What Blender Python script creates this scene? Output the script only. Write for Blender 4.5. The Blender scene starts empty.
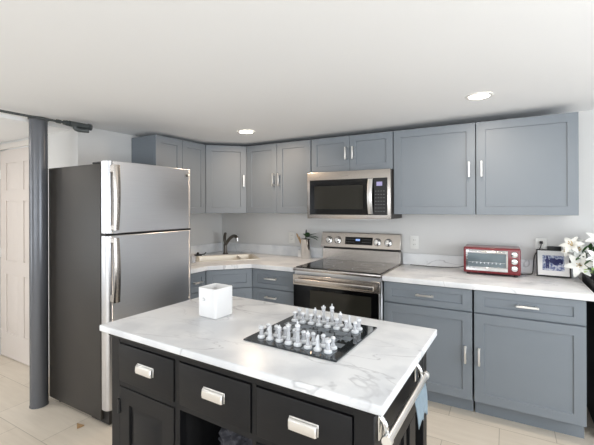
import bpy, bmesh, math, random
from mathutils import Vector, Matrix
random.seed(7)
D = bpy.data; C = bpy.context.scene.collection
S = bpy.context.scene
PI = math.pi
# ------------------------------------------------------------------ camera, light, exposure
CX, CY, CH, YAW, ROLL, F = 2.9521, -3.3786, 1.4325, .51707, -.00294, 367.99
cd = D.cameras.new('camera'); cam = D.objects.new('camera', cd); C.objects.link(cam)
cd.sensor_width = 36; cd.lens = F / 594 * 36; cd.shift_y = -(222.5 - 207.08) / 594
cd.clip_start = .05
cam.matrix_world = Matrix.Translation((CX, CY, CH)) @ Matrix.Rotation(YAW, 4, 'Z') @ Matrix.Rotation(PI/2, 4, 'X') @ Matrix.Rotation(ROLL, 4, 'Z')
S.camera = cam
w = D.worlds.new('sky'); S.world = w; w.use_nodes = True
bg = w.node_tree.nodes['Background']; bg.inputs[0].default_value = (.90, .95, 1, 1); bg.inputs[1].default_value = 1.3
def area(name, loc, rot, sx, sy, power, col):
    l = D.lights.new(name, 'AREA'); l.shape = 'RECTANGLE'; l.size = sx; l.size_y = sy; l.energy = power; l.color = col
    o = D.objects.new(name, l); C.objects.link(o); o.location = loc; o.rotation_euler = rot
    return o
# daylight coming in through the two windows behind the camera and the one in the right wall
area('window_light_front_a', (1.55, -6.44, 1.25), (PI/2+.35, 0, 0), 1.7, 1.4, 27, (.89, .945, 1))
area('window_light_front_b', (3.95, -6.44, 1.25), (PI/2+.35, 0, 0), 1.7, 1.4, 27, (.89, .945, 1))
area('window_light_right', (5.24, -2.5, 1.25), (PI/2+.3, 0, PI/2), 2.0, 1.5, 50, (.88, .94, 1))
area('window_light_left', (-1.74, -4.7, 1.25), (PI/2+.3, 0, -PI/2), 1.5, 1.4, 26, (.90, .95, 1))  # added fill to brighten the left side, set at an invented window
S.view_settings.view_transform = 'Standard'; S.view_settings.look = 'None'
S.view_settings.gamma = 1; S.view_settings.use_curve_mapping = False
S.view_settings.exposure = .38

# ------------------------------------------------------------------ materials
def srgb(r, g, b):
    f = lambda c: (c/255/12.92) if c/255 <= .04045 else ((c/255+.055)/1.055)**2.4
    return (f(r), f(g), f(b), 1)
def mat(name, col, rough=.5, metal=0, noise=0, scale=8, bump=0, emit=None, es=0, trans=0, coat=0, ior=1.45, stretch=None, spec=None):
    m = D.materials.new(name); m.use_nodes = True; nt = m.node_tree; N = nt.nodes; L = nt.links
    b = N['Principled BSDF']; c = srgb(*col); b.inputs['Base Color'].default_value = c
    b.inputs['Roughness'].default_value = rough; b.inputs['Metallic'].default_value = metal
    b.inputs['Transmission Weight'].default_value = trans; b.inputs['Coat Weight'].default_value = coat
    b.inputs['IOR'].default_value = ior
    if spec is not None: b.inputs['Specular IOR Level'].default_value = spec
    if emit: b.inputs['Emission Color'].default_value = srgb(*emit); b.inputs['Emission Strength'].default_value = es
    tc = N.new('ShaderNodeTexCoord'); mp = N.new('ShaderNodeMapping'); L.new(tc.outputs['Object'], mp.inputs[0])
    if stretch: mp.inputs['Scale'].default_value = stretch
    n = N.new('ShaderNodeTexNoise'); n.inputs['Scale'].default_value = scale; n.inputs['Detail'].default_value = 4
    L.new(mp.outputs[0], n.inputs['Vector'])
    if noise:
        mx = N.new('ShaderNodeMix'); mx.data_type = 'RGBA'
        mx.inputs[6].default_value = tuple(x*(1-noise) for x in c[:3]) + (1,)
        mx.inputs[7].default_value = tuple(min(1, x*(1+noise)) for x in c[:3]) + (1,)
        L.new(n.outputs['Fac'], mx.inputs[0]); L.new(mx.outputs[2], b.inputs['Base Color'])
    if bump:
        bp = N.new('ShaderNodeBump'); bp.inputs['Strength'].default_value = bump; bp.inputs['Distance'].default_value = .002
        L.new(n.outputs['Fac'], bp.inputs['Height']); L.new(bp.outputs[0], b.inputs['Normal'])
    return m
def marble(name):
    m = D.materials.new(name); m.use_nodes = True; nt = m.node_tree; N = nt.nodes; L = nt.links
    b = N['Principled BSDF']; b.inputs['Roughness'].default_value = .28; b.inputs['Specular IOR Level'].default_value = .3
    tc = N.new('ShaderNodeTexCoord')
    n1 = N.new('ShaderNodeTexNoise'); n1.inputs['Scale'].default_value = 1.9; n1.inputs['Detail'].default_value = 5; n1.inputs['Roughness'].default_value = .48; n1.inputs['Distortion'].default_value = .7
    m1 = N.new('ShaderNodeMapping'); m1.inputs['Rotation'].default_value = (0, 0, -.5); m1.inputs['Scale'].default_value = (.8, 2.4, 1); m1.inputs['Location'].default_value = (1.3, .4, 0)
    L.new(tc.outputs['Object'], m1.inputs[0]); L.new(m1.outputs[0], n1.inputs['Vector'])
    sb = N.new('ShaderNodeMath'); sb.operation = 'SUBTRACT'; sb.inputs[1].default_value = .5; L.new(n1.outputs['Fac'], sb.inputs[0])
    ab = N.new('ShaderNodeMath'); ab.operation = 'ABSOLUTE'; L.new(sb.outputs[0], ab.inputs[0])
    r = N.new('ShaderNodeValToRGB'); L.new(ab.outputs[0], r.inputs[0])
    e = r.color_ramp.elements; e[0].position = 0; e[0].color = (.0, .0, .0, 1); e[1].position = .011; e[1].color = (1, 1, 1, 1)
    n2 = N.new('ShaderNodeTexNoise'); n2.inputs['Scale'].default_value = 1.3; n2.inputs['Detail'].default_value = 2
    mp = N.new('ShaderNodeMapping'); mp.inputs['Location'].default_value = (3.1, 7.7, 1); L.new(tc.outputs['Object'], mp.inputs[0]); L.new(mp.outputs[0], n2.inputs['Vector'])
    r2 = N.new('ShaderNodeValToRGB'); L.new(n2.outputs['Fac'], r2.inputs[0]); e = r2.color_ramp.elements
    e[0].position = .42; e[0].color = (0, 0, 0, 1); e[1].position = .66; e[1].color = (.65, .65, .65, 1)
    mul = N.new('ShaderNodeMath'); mul.operation = 'MULTIPLY'
    inv = N.new('ShaderNodeMath'); inv.operation = 'SUBTRACT'; inv.inputs[0].default_value = 1; L.new(r.outputs[0], inv.inputs[1])
    L.new(inv.outputs[0], mul.inputs[0]); L.new(r2.outputs[0], mul.inputs[1])
    n3 = N.new('ShaderNodeTexNoise'); n3.inputs['Scale'].default_value = 5; n3.inputs['Detail'].default_value = 8; L.new(tc.outputs['Object'], n3.inputs['Vector'])
    cl = N.new('ShaderNodeMix'); cl.data_type = 'RGBA'; cl.inputs[6].default_value = srgb(209, 211, 214); cl.inputs[7].default_value = srgb(230, 231, 232)
    r3 = N.new('ShaderNodeValToRGB'); r3.color_ramp.elements[0].position = .36; r3.color_ramp.elements[1].position = .56; L.new(n3.outputs['Fac'], r3.inputs[0]); L.new(r3.outputs[0], cl.inputs[0])
    fm = N.new('ShaderNodeMix'); fm.data_type = 'RGBA'; L.new(mul.outputs[0], fm.inputs[0]); L.new(cl.outputs[2], fm.inputs[6])
    fm.inputs[7].default_value = srgb(150, 150, 154); L.new(fm.outputs[2], b.inputs['Base Color'])
    return m
def floor_mat():
    m = D.materials.new('floor_tile'); m.use_nodes = True; nt = m.node_tree; N = nt.nodes; L = nt.links
    b = N['Principled BSDF']; b.inputs['Roughness'].default_value = .42
    tc = N.new('ShaderNodeTexCoord'); br = N.new('ShaderNodeTexBrick')
    mp0 = N.new('ShaderNodeMapping'); mp0.inputs['Location'].default_value = (0.14, .06, 0); L.new(tc.outputs['Object'], mp0.inputs[0])
    L.new(mp0.outputs[0], br.inputs['Vector'])
    br.inputs['Scale'].default_value = 1; br.inputs['Brick Width'].default_value = .61; br.inputs['Row Height'].default_value = .305
    br.inputs['Mortar Size'].default_value = .0022; br.inputs['Mortar Smooth'].default_value = .3
    br.inputs['Color1'].default_value = srgb(224, 214, 199); br.inputs['Color2'].default_value = srgb(217, 206, 190); br.inputs['Mortar'].default_value = srgb(176, 166, 150)
    n = N.new('ShaderNodeTexNoise'); n.inputs['Scale'].default_value = 6; n.inputs['Detail'].default_value = 6
    mp = N.new('ShaderNodeMapping'); mp.inputs['Scale'].default_value = (.6, 5, 1); L.new(tc.outputs['Object'], mp.inputs[0]); L.new(mp.outputs[0], n.inputs['Vector'])
    mx = N.new('ShaderNodeMix'); mx.data_type = 'RGBA'; mx.blend_type = 'MULTIPLY'; mx.inputs[0].default_value = .5
    rr = N.new('ShaderNodeValToRGB'); L.new(n.outputs['Fac'], rr.inputs[0]); e = rr.color_ramp.elements
    e[0].position = .3; e[0].color = (.82, .80, .78, 1); e[1].position = .7; e[1].color = (1, 1, 1, 1)
    L.new(br.outputs['Color'], mx.inputs[6]); L.new(rr.outputs[0], mx.inputs[7]); L.new(mx.outputs[2], b.inputs['Base Color'])
    return m
def photo_mat():
    m = D.materials.new('photo_print'); m.use_nodes = True; nt = m.node_tree; N = nt.nodes; L = nt.links
    b = N['Principled BSDF']; b.inputs['Roughness'].default_value = .3
    tc = N.new('ShaderNodeTexCoord'); n = N.new('ShaderNodeTexNoise'); n.inputs['Scale'].default_value = 70; n.inputs['Detail'].default_value = 3
    L.new(tc.outputs['Object'], n.inputs['Vector']); r = N.new('ShaderNodeValToRGB'); L.new(n.outputs['Fac'], r.inputs[0]); e = r.color_ramp.elements
    e[0].position = .38; e[0].color = srgb(78, 92, 140); e[1].position = .62; e[1].color = srgb(196, 202, 214)
    x = e.new(.5); x.color = srgb(142, 150, 178); L.new(r.outputs[0], b.inputs['Base Color'])
    return m
M = dict(
    wall=mat('wall_paint', (212, 211, 209), .75, noise=.015, scale=3), ceil=mat('ceiling_paint', (240, 240, 240), .85, noise=.01, scale=2),
    trim=mat('white_trim_paint', (218, 212, 205), .5, noise=.01), door=mat('white_door_paint', (216, 208, 202), .45, noise=.01),
    cab=mat('blue_grey_cabinet_paint', (121, 128, 135), .45, noise=.03, scale=3), cabin=mat('cabinet_seam_shadow_gap', (52, 57, 64), .7, noise=.05),
    marble=marble('white_marble'), floor=floor_mat(),
    steel=mat('stainless_steel', (212, 213, 216), .32, 1, noise=.06, scale=6, bump=.03, stretch=(1, 1, 60)),
    steelh=mat('brushed_steel', (188, 182, 176), .27, 1, noise=.05, scale=6, bump=.03, stretch=(60, 60, 1)),
    nickel=mat('satin_nickel', (232, 231, 229), .36, 1, noise=.03), fdark=mat('fridge_side_paint', (56, 53, 50), .45, noise=.10, scale=5, bump=.1),
    pole=mat('grey_steel_pole_paint', (102, 104, 109), .27, .3, noise=.06, scale=5), pipe=mat('dark_iron_pipe', (84, 88, 88), .5, .4, noise=.15, scale=30),
    black=mat('black_plastic', (22, 22, 23), .4, noise=.1), bglass=mat('black_glass', (8, 8, 9), .08, noise=.1, spec=.3),
    oven_win=mat('oven_window_glass', (40, 39, 34), .12, noise=.1, spec=.3), isl=mat('black_painted_wood', (19, 19, 21), .46, spec=.3, noise=.15, scale=14, bump=.1, stretch=(1, 1, 14)),
    islblack=mat('black_interior', (20, 20, 22), .7, noise=.1), sink=mat('satin_sink_steel', (222, 216, 204), .38, .55, noise=.03),
    white=mat('white_ceramic', (226, 226, 226), .25, noise=.01), plate=mat('white_plastic', (226, 225, 221), .4, noise=.01),
    frost=mat('frosted_glass', (238, 240, 243), .38, noise=.02, trans=.25), clear=mat('clear_glass', (246, 248, 252), .12, trans=.6, noise=.01),
    board=mat('dark_mirror_glass', (52, 58, 62), .06, .5, noise=.1, scale=3, coat=.4), square=mat('frosted_board_square', (112, 120, 126), .32, .3, noise=.1),
    red=mat('red_enamel', (112, 24, 32), .3, noise=.06, coat=.4), chrome=mat('chrome', (225, 225, 225), .12, 1, noise=.02),
    toastglass=mat('toaster_oven_glass', (120, 132, 138), .1, .35, noise=.25, scale=14, coat=.3),
    brushed=mat('faucet_metal', (104, 100, 95), .3, .9, noise=.08), towel=mat('pale_blue_cotton', (122, 137, 147), .9, noise=.12, scale=60, bump=.5),
    cloth=mat('dark_patterned_fabric', (58, 58, 64), .9, noise=.9, scale=48, bump=.6), petal=mat('white_petal', (226, 228, 224), .6, noise=.03, scale=20),
    leaf=mat('green_leaf', (54, 84, 50), .5, noise=.3, scale=25), lime=mat('pale_green_bud', (170, 196, 120), .5, noise=.15, scale=30),
    stamen=mat('lily_stamen', (176, 140, 60), .7, noise=.1), wood=mat('light_wood', (178, 144, 104), .6, noise=.2, scale=20, stretch=(1, 1, 8)),
    lamp=mat('lamp_lens', (255, 250, 240), .5, emit=(255, 246, 232), es=9, noise=.005), lcd=mat('display_glow', (40, 50, 70), .2, emit=(150, 180, 235), es=.9, noise=.01),
    lcd2=mat('microwave_display', (130, 125, 160), .2, emit=(165, 158, 200), es=.35, noise=.01),
    print_=photo_mat(), navy=mat('navy_ink', (38, 44, 98), .4, noise=.2, scale=40), mark=mat('printed_grey_marks', (120, 122, 126), .5, noise=.02),
    plug=mat('black_rubber', (30, 30, 32), .6, noise=.05), dark=mat('planter_black', (34, 35, 38), .5, noise=.2, scale=10, bump=.2),
    soil=mat('potting_soil', (46, 38, 32), .95, noise=.4, scale=60), gold=mat('logo_metal', (150, 148, 144), .3, 1, noise=.02),
)

# ------------------------------------------------------------------ mesh helpers
class MB:
    def __init__(s): s.bm = bmesh.new()
    def box(s, x0, x1, y0, y1, z0, z1, bev=0, seg=1):
        t = bmesh.new(); bmesh.ops.create_cube(t, size=1)
        for v in t.verts: v.co = Vector(((x0+x1)/2+v.co.x*(x1-x0), (y0+y1)/2+v.co.y*(y1-y0), (z0+z1)/2+v.co.z*(z1-z0)))
        if bev: bmesh.ops.bevel(t, geom=t.edges[:], offset=bev, segments=seg, affect='EDGES', profile=.6)
        return s.add(t)
    def add(s, t, mtx=None):
        if mtx is not None: bmesh.ops.transform(t, matrix=mtx, verts=t.verts[:])
        me = D.meshes.new('t'); t.to_mesh(me); t.free(); s.bm.from_mesh(me); D.meshes.remove(me); return s
    def lathe(s, prof, c=(0, 0, 0), n=24, mtx=None, cap=True):
        t = bmesh.new(); rings = []
        for r, z in prof:
            rings.append([t.verts.new((c[0]+r*math.cos(2*PI*i/n), c[1]+r*math.sin(2*PI*i/n), c[2]+z)) for i in range(n)])
        for a, b in zip(rings, rings[1:]):
            for i in range(n): t.faces.new((a[i], a[(i+1) % n], b[(i+1) % n], b[i]))
        if cap:
            t.faces.new(rings[0][::-1]); t.faces.new(rings[-1])
        bmesh.ops.remove_doubles(t, verts=t.verts[:], dist=1e-6)
        return s.add(t, mtx)
    def tube(s, pts, r, n=10, cap=True):
        pts = [Vector(p) for p in pts]; rs = r if isinstance(r, (list, tuple)) else [r]*len(pts)
        t = bmesh.new(); rings = []; up = None
        for i, p in enumerate(pts):
            d = (pts[min(i+1, len(pts)-1)] - pts[max(i-1, 0)]).normalized()
            if up is None: up = d.orthogonal().normalized()
            up = (up - d*up.dot(d)).normalized(); sd = d.cross(up)
            rings.append([t.verts.new(p + rs[i]*(math.cos(2*PI*k/n)*up + math.sin(2*PI*k/n)*sd)) for k in range(n)])
        for a, b in zip(rings, rings[1:]):
            for k in range(n): t.faces.new((a[k], a[(k+1) % n], b[(k+1) % n], b[k]))
        if cap: t.faces.new(rings[0][::-1]); t.faces.new(rings[-1])
        return s.add(t)
    def prism(s, poly, z0, z1, holes=(), bev=0):
        t = bmesh.new(); loops = [poly] + list(holes); ed = []
        for lp in loops:
            vs = [t.verts.new((x, y, z0)) for x, y in lp]
            ed += [t.edges.new((vs[i], vs[(i+1) % len(vs)])) for i in range(len(vs))]
        if holes: bmesh.ops.triangle_fill(t, edges=ed, use_beauty=True, use_dissolve=False)
        else: t.faces.new(t.verts[:])
        r = bmesh.ops.extrude_face_region(t, geom=t.faces[:])
        bmesh.ops.translate(t, vec=(0, 0, z1-z0), verts=[g for g in r['geom'] if isinstance(g, bmesh.types.BMVert)])
        bmesh.ops.recalc_face_normals(t, faces=t.faces[:])
        if bev:
            es = [e for e in t.edges if len(e.link_faces) == 2 and e.calc_face_angle(0) > .3]
            bmesh.ops.bevel(t, geom=es, offset=bev, segments=2, affect='EDGES')
        return s.add(t)
    def loft(s, rings):
        t = bmesh.new(); R = [[t.verts.new(p) for p in r] for r in rings]
        for a, b in zip(R, R[1:]):
            n = len(a)
            for i in range(n): t.faces.new((a[i], a[(i+1) % n], b[(i+1) % n], b[i]))
        t.faces.new(R[0][::-1]); t.faces.new(R[-1])
        bmesh.ops.recalc_face_normals(t, faces=t.faces[:])
        return s.add(t)
    def panel(s, x0, x1, z0, z1, y=0, th=.019, rail=.058, rec=.008, raised=False, railz=None):
        """shaker front: face towards -Y; back at y, face at y-th"""
        rz = railz or rail
        def R(i, iz, yy): return [(x0+i, yy, z0+iz), (x1-i, yy, z0+iz), (x1-i, yy, z1-iz), (x0+i, yy, z1-iz)]
        f = y-th; b = .0018
        rg = [R(0, 0, y), R(0, 0, f+b), R(b, b, f), R(rail, rz, f), R(rail+.003, rz+.003, f+rec)]
        if raised: rg += [R(rail+.014, rz+.014, f+rec), R(rail+.034, rz+.034, f+.001)]
        return s.loft(rg)
    def build(s, name, m, parent=None, loc=None, rotz=None, smooth=True, bevel=0):
        me = D.meshes.new(name); bmesh.ops.recalc_face_normals(s.bm, faces=s.bm.faces[:]); s.bm.to_mesh(me); s.bm.free()
        me.materials.append(M[m] if isinstance(m, str) else m)
        o = D.objects.new(name, me); C.objects.link(o)
        if parent: o.parent = parent
        if loc: o.location = loc
        if rotz is not None: o.rotation_euler = (0, 0, rotz)
        if smooth:
            me.polygons.foreach_set('use_smooth', [True]*len(me.polygons))
            me.set_sharp_from_angle(angle=math.radians(38))
        if bevel:
            b = o.modifiers.new('bevel', 'BEVEL'); b.width = bevel; b.segments = 2; b.limit_method = 'ANGLE'
        return o
def smooth(pts, n=2):
    P = [Vector(p) for p in pts]
    for _ in range(n):
        Q = [P[0]]
        for a, b in zip(P, P[1:]): Q += [a*.75+b*.25, a*.25+b*.75]
        P = Q + [P[-1]]
    return P
def box(*a, **k): return MB().box(*a, **k)
def thing(name, label, cat, loc=(0, 0, 0), rotz=0, group=None):
    o = D.objects.new(name, None); C.objects.link(o); o.empty_display_size = .1
    o.location = loc; o.rotation_euler = (0, 0, rotz); o['label'] = label; o['category'] = cat
    if group: o['group'] = group
    return o
def tag(o, label, cat, group=None):
    o['label'] = label; o['category'] = cat
    if group: o['group'] = group
    return o
def struct(o): o['kind'] = 'structure'; return o

# ------------------------------------------------------------------ room shell
CZ = 2.09; LZ = 2.06
struct(box(-1.8, 5.4, -6.6, .12, -.1, 0).build('floor', 'floor'))
def cz(x): return CZ - .004 + .0125*max(0, min(x, 3.6))
m = MB().prism([(-.09, -6.6), (5.4, -6.6), (5.4, .12), (-.12, .12), (-.12, -1.58), (-.09, -1.6)], CZ, CZ+.12)
bmesh.ops.bisect_plane(m.bm, geom=m.bm.verts[:]+m.bm.edges[:]+m.bm.faces[:], plane_co=(3.6, 0, 0), plane_no=(1, 0, 0))
for v in m.bm.verts: v.co.z += cz(v.co.x) - CZ
struct(m.build('ceiling', 'ceil'))
struct(box(-1.8, -.091, -6.6, -1.7, LZ, CZ+.12).build('ceiling', 'ceil'))
struct(box(-.12, 5.4, 0, .12, 0, CZ+.08).build('wall_back', 'wall'))
struct(MB().prism([(-.12, 0), (-.12, -1.58), (-.46, -1.58), (-.46, -1.7), (0, -1.7), (0, 0)], 0, CZ).build('wall_left', 'wall'))
# wall with the white door
m = MB(); m.box(-1.8, -1.335, -1.7, -1.58, 0, LZ); m.box(-1.335, -.46, -1.7, -1.58, 2.01, LZ)
struct(m.build('wall_left', 'wall'))
m = MB(); m.box(-1.92, -1.8, -6.6, -5.5, 0, CZ+.12); m.box(-1.92, -1.8, -3.9, -1.58, 0, CZ+.12); m.box(-1.92, -1.8, -5.5, -3.9, 0, .5); m.box(-1.92, -1.8, -5.5, -3.9, 2.0, CZ+.12)
struct(m.build('wall_left', 'wall'))
m = MB()
for p in ((-5.5, -5.45, .5, 2.0), (-3.95, -3.9, .5, 2.0), (-5.45, -3.95, .5, .55), (-5.45, -3.95, 1.95, 2.0)): m.box(-1.89, -1.84, p[0], p[1], p[2], p[3])
struct(m.build('window_4', 'trim'))  # invented window, out of view, added to go with the left fill
m = MB()   # wall behind the camera, two windows
m.box(-1.8, .65, -6.6, -6.5, 0, CZ); m.box(2.45, 3.05, -6.6, -6.5, 0, CZ+.08); m.box(4.85, 5.4, -6.6, -6.5, 0, CZ+.08)
for a, b in ((.65, 2.45), (3.05, 4.85)): m.box(a, b, -6.6, -6.5, 0, .5); m.box(a, b, -6.6, -6.5, 2.0, CZ+.08)
struct(m.build('wall_front', 'wall'))
m = MB(); m.box(5.3, 5.4, -6.5, -3.6, 0, CZ+.08); m.box(5.3, 5.4, -1.4, 0, 0, CZ+.08); m.box(5.3, 5.4, -3.6, -1.4, 0, .45); m.box(5.3, 5.4, -3.6, -1.4, 2.03, CZ+.08)
struct(m.build('wall_right', 'wall'))
for i, (a, b) in enumerate(((.65, 2.45), (3.05, 4.85))):
    m = MB()
    for p in ((a, a+.05, .5, 2), (b-.05, b, .5, 2), (a+.05, b-.05, .5, .55), (a+.05, b-.05, 1.95, 2)): m.box(p[0], p[1], -6.57, -6.52, p[2], p[3])
    struct(m.build('window_%d' % (i+1), 'trim'))
m = MB()
for p in ((-3.6, -3.55, .45, 2.03), (-1.45, -1.4, .45, 2.03), (-3.55, -1.45, .45, .5), (-3.55, -1.45, 1.98, 2.03)): m.box(5.33, 5.38, p[0], p[1], p[2], p[3])
struct(m.build('window_3', 'trim'))
# door casing and door
m = MB(); m.box(-.548, -.46, -1.718, -1.7, 0, 2.04); m.box(-1.40, -1.335, -1.718, -1.7, 0, 2.04); m.box(-1.335, -.548, -1.718, -1.7, 1.99, 2.04)
m.box(-.548, -.46, -1.7, -1.6, 0, 2.01)
struct(m.build('trim_1', 'trim', bevel=.003))
struct(box(-.459, -.002, -1.712, -1.7005, .002, .09).build('baseboard_left', 'trim'))
m = MB()   # six panel door
x0, x1, z0, z1 = -1.333, -.552, .008, 1.985; ft = -1.69
xs = [x0, x0+.115, x0+.335, x0+.446, x0+.666, x1]; zs = [z0, .24, .80, .93, 1.50, 1.60, 1.86, z1]
m.box(x0, x1, ft+.008, ft+.04, z0, z1)
for a, b in ((xs[0], xs[1]), (xs[2], xs[3]), (xs[4], xs[5])): m.box(a, b, ft, ft+.008, z0, z1)
for a, b in ((xs[1], xs[2]), (xs[3], xs[4])):
    for c, d in ((zs[0], zs[1]), (zs[2], zs[3]), (zs[4], zs[5]), (zs[6], zs[7])): m.box(a, b, ft, ft+.008, c, d)
    for c, d in ((zs[1], zs[2]), (zs[3], zs[4]), (zs[5], zs[6])):
        r = lambda i, y: [(a+i, y, c+i), (b-i, y, c+i), (b-i, y, d-i), (a+i, y, d-i)]
        m.loft([r(.012, ft+.01), r(.012, ft+.008), r(.032, ft+.002)])
dr = struct(m.build('door_1', 'door'))
for z in (.22, 1.0, 1.76):
    h = MB(); h.tube([(-1.336, -1.697, z-.045), (-1.336, -1.697, z+.045)], .007); h.box(-1.335, -1.315, -1.693, -1.690, z-.045, z+.045); h.build('hinge', 'nickel', dr)
k = MB(); k.lathe([(.026, 0), (.026, .006), (.010, .008), (.010, .035), (.024, .042), (.027, .055), (.02, .066), (0.001, .068)], mtx=Matrix.Translation((-.62, ft, .95)) @ Matrix.Rotation(PI/2, 4, 'X')); k.build('door_knob', 'nickel', dr)

# ------------------------------------------------------------------ pole and pipe
t = thing('support_pole', 'round grey steel support pole standing beside the dark side of the refrigerator', 'pole', (-.004, -1.981, 0))
MB().lathe([(.0575, 0.0062), (.0575, CZ-.0195)], n=40).build('pole_shaft', 'pole', t)
MB().lathe([(.060, 0), (.060, .006)], n=40).build('base_collar', 'pole', t)
MB().lathe([(.064, 0), (.064, .012)], (0, 0, CZ-.0185), n=40).build('top_plate', 'pipe', t)
t = thing('ceiling_pipe', 'thin dark iron pipe running just below the ceiling past the top of the grey pole', 'pipe', (.135, -2.5, 2.058))
MB().tube([(-.035, -1.0, .0), (-.012, 0.3, .0), (0, .62, 0)], .0085).build('pipe_run', 'pipe', t)
m = MB(); m.tube([(0, .62, 0), (0, .66, 0)], .016); m.tube([(0, .66, 0), (0, .80, 0)], .021, 14); m.tube([(0, .80, 0), (0, .824, 0)], .025, 14); m.tube([(0, .64, 0), (0, .652, 0)], .021, 6)
m.tube([(0, .57, 0), (0, .6, 0)], .014, 8)
m.build('pipe_coupling', 'pipe', t)
m = MB(); m.tube(smooth([(0, .70, -.012), (0, .705, -.034), (.01, .74, -.038), (.03, .79, -.036)]), .016, 12); m.build('pipe_plug', 'pipe', t)
m = MB(); m.tube([(-.03, -.75, .005), (-.03, -.75, .0315)], .006, 8); m.build('pipe_hanger', 'pipe', t)

# ------------------------------------------------------------------ cabinets
def pull(parent, x, z, L, vertical, y=-.019, name='handle'):
    """square bar pull"""
    m = MB(); s = .0065
    if vertical:
        m.box(x-s, x+s, y-.034, y-.024, z-L/2, z+L/2, .002)
        for q in (z-L/2+.012, z+L/2-.012): m.box(x-s, x+s, y-.025, y, q-s, q+s, .001)
    else:
        m.box(x-L/2, x+L/2, y-.034, y-.024, z-s, z+s, .002)
        for q in (x-L/2+.012, x+L/2-.012): m.box(q-s, q+s, y-.025, y, z-s, z+s, .001)
    return m.build(name, 'nickel', parent)
def front(parent, kind, x0, x1, z0, z1, hx=None, hz=None, vert=True, L=.118, rail=.06):
    m = MB(); m.panel(x0, x1, z0, z1, rail=rail, railz=(rail if kind == 'door' else .042))
    d = m.build(kind, 'cab', parent)
    if hx is not None: pull(d, hx, hz, L, vert)
    return d
UZ0, UZ1 = 1.3715, 2.062
G = .003
def base_cab(name, label, loc, rotz, w, depth=.60):
    t = thing(name, label, 'cabinet', loc, rotz)
    box(0.001, w-.001, .001, depth, .114, .875).build('body', 'cab', t)
    box(0.001, w-.001, .075, .09, 0.0, .1135).build('toe_kick', 'cab', t)
    return t
def wall_cab(name, label, loc, rotz, w, z0=UZ0, z1=UZ1, depth=.3):
    t = thing(name, label, 'cabinet', loc, rotz)
    box(0.001, w-.001, .001, depth, 0, z1-z0).build('body', 'cab', t)
    return t
# right wall cabinets
H = UZ1-UZ0; W = 2.752-2.137
t = wall_cab('wall_cabinet', 'blue-grey wall cabinet just right of the microwave, one tall door hinged left', (2.137, -.306, UZ0), 0, W)
front(t, 'door', G, W-.001, 0, H, W-.042, .34, L=.118)
W = 3.3674-2.756
t = wall_cab('wall_cabinet', 'rightmost blue-grey wall cabinet, one tall door, above the red toaster oven', (2.756, -.306, UZ0), 0, W)
front(t, 'door', .001, W+.004, 0, H, .038, .34, L=.118)
# over the microwave
t = wall_cab('wall_cabinet', 'short blue-grey cabinet with two small doors directly above the microwave', (1.369, -.306, 1.748), 0, .766, 1.748, UZ1)
front(t, 'door', G, .383-G/2, 0, UZ1-1.748, .383-.033, .158, L=.112, rail=.055); front(t, 'door', .383+G/2, .766-G, 0, UZ1-1.748, .383+.033, .158, L=.112, rail=.055)
# left pair
t = wall_cab('wall_cabinet', 'blue-grey wall cabinet with two tall doors between the corner cabinet and the microwave', (.613, -.306, UZ0), 0, .752)
sp = .987-.613
front(t, 'door', G, sp-G/2, 0, H, sp-.032, .33, L=.125); front(t, 'door', sp+G/2, .752-G, 0, H, sp+.032, .33, L=.125)
# corner
A = Vector((.306, -.611)); B = Vector((.611, -.306)); 
t = thing('corner_wall_cabinet', 'single-door corner wall cabinet set diagonally above the sink', 'cabinet', (A.x, A.y, UZ0), PI/4)
def tolocal(p, o, a):
    v = Vector(p)-Vector(o); return (v.x*math.cos(a)+v.y*math.sin(a), -v.x*math.sin(a)+v.y*math.cos(a))
cl = (B-A).length
MB().prism([tolocal(p, A, PI/4) for p in ((.003, -.61), (.305, -.61), (.61, -.305), (.61, -.003), (.003, -.003))], 0, H).build('body', 'cab', t)
front(t, 'door', .012, cl-.012, 0, H, cl-.012-.03, .33, L=.12)
# left run (faces +X)
t = wall_cab('wall_cabinet', 'blue-grey two-door wall cabinet on the left wall behind the refrigerator top', (.306, -1.224, UZ0), PI/2, .610)
sp = .305
front(t, 'door', G, sp-G/2, 0, H, sp-.03, .33); front(t, 'door', sp+G/2, .610-G, 0, H, sp+.03, .33)
# base cabinets
W = 2.750-2.141
t = base_cab('base_cabinet', 'blue-grey base cabinet with one drawer and one door touching the right side of the range', (2.141, -.611, 0), 0, W)
front(t, 'drawer', G, W-.001, .722, .868, .302, .797, False, .125); front(t, 'door', G, W-.001, .118, .712, W-.042, .43, L=.118)
W = 3.3674-2.760
t = base_cab('base_cabinet', 'rightmost blue-grey base cabinet with one drawer and one door beside the planter', (2.760, -.611, 0), 0, W)
front(t, 'drawer', .001, W-G, .722, .868, .305, .797, False, .125); front(t, 'door', .001, W-G, .118, .712, .032, .43, L=.118)
t = base_cab('base_cabinet', 'narrow blue-grey drawer cabinet between the sink cabinet and the range', (.911, -.611, 0), 0, .452)
for z0, z1 in ((.700, .868), (.538, .694), (.33, .532), (.118, .324)): front(t, 'drawer', G, .452-G, z0, z1, .215, (z0+z1)/2+.008, False, .125, rail=.055)
t = base_cab('base_cabinet', 'slim blue-grey drawer cabinet between the refrigerator and the sink cabinet', (.611, -1.155, 0), PI/2, .218, .6)
for z0, z1 in ((.700, .868), (.538, .694), (.118, .532)): front(t, 'drawer', G, .218-G, z0, z1, .109, (z0+z1)/2, False, .10, rail=.045)
A = Vector((.613, -.933)); B = Vector((.909, -.613)); an = math.atan2(B.y-A.y, B.x-A.x); cl = (B-A).length
t = thing('sink_base_cabinet', 'diagonal blue-grey corner base cabinet under the sink', 'cabinet', (A.x, A.y, 0), an)
L_ = lambda p: tolocal(p, A, an)
m = MB(); m.prism([L_(p) for p in ((.05, -.93), (.612, -.93), (.907, -.612), (.907, -.05), (.05, -.05))], .114, .72)
for a, b in (((.05, -.93), (.05, -.05)), ): pass
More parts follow.
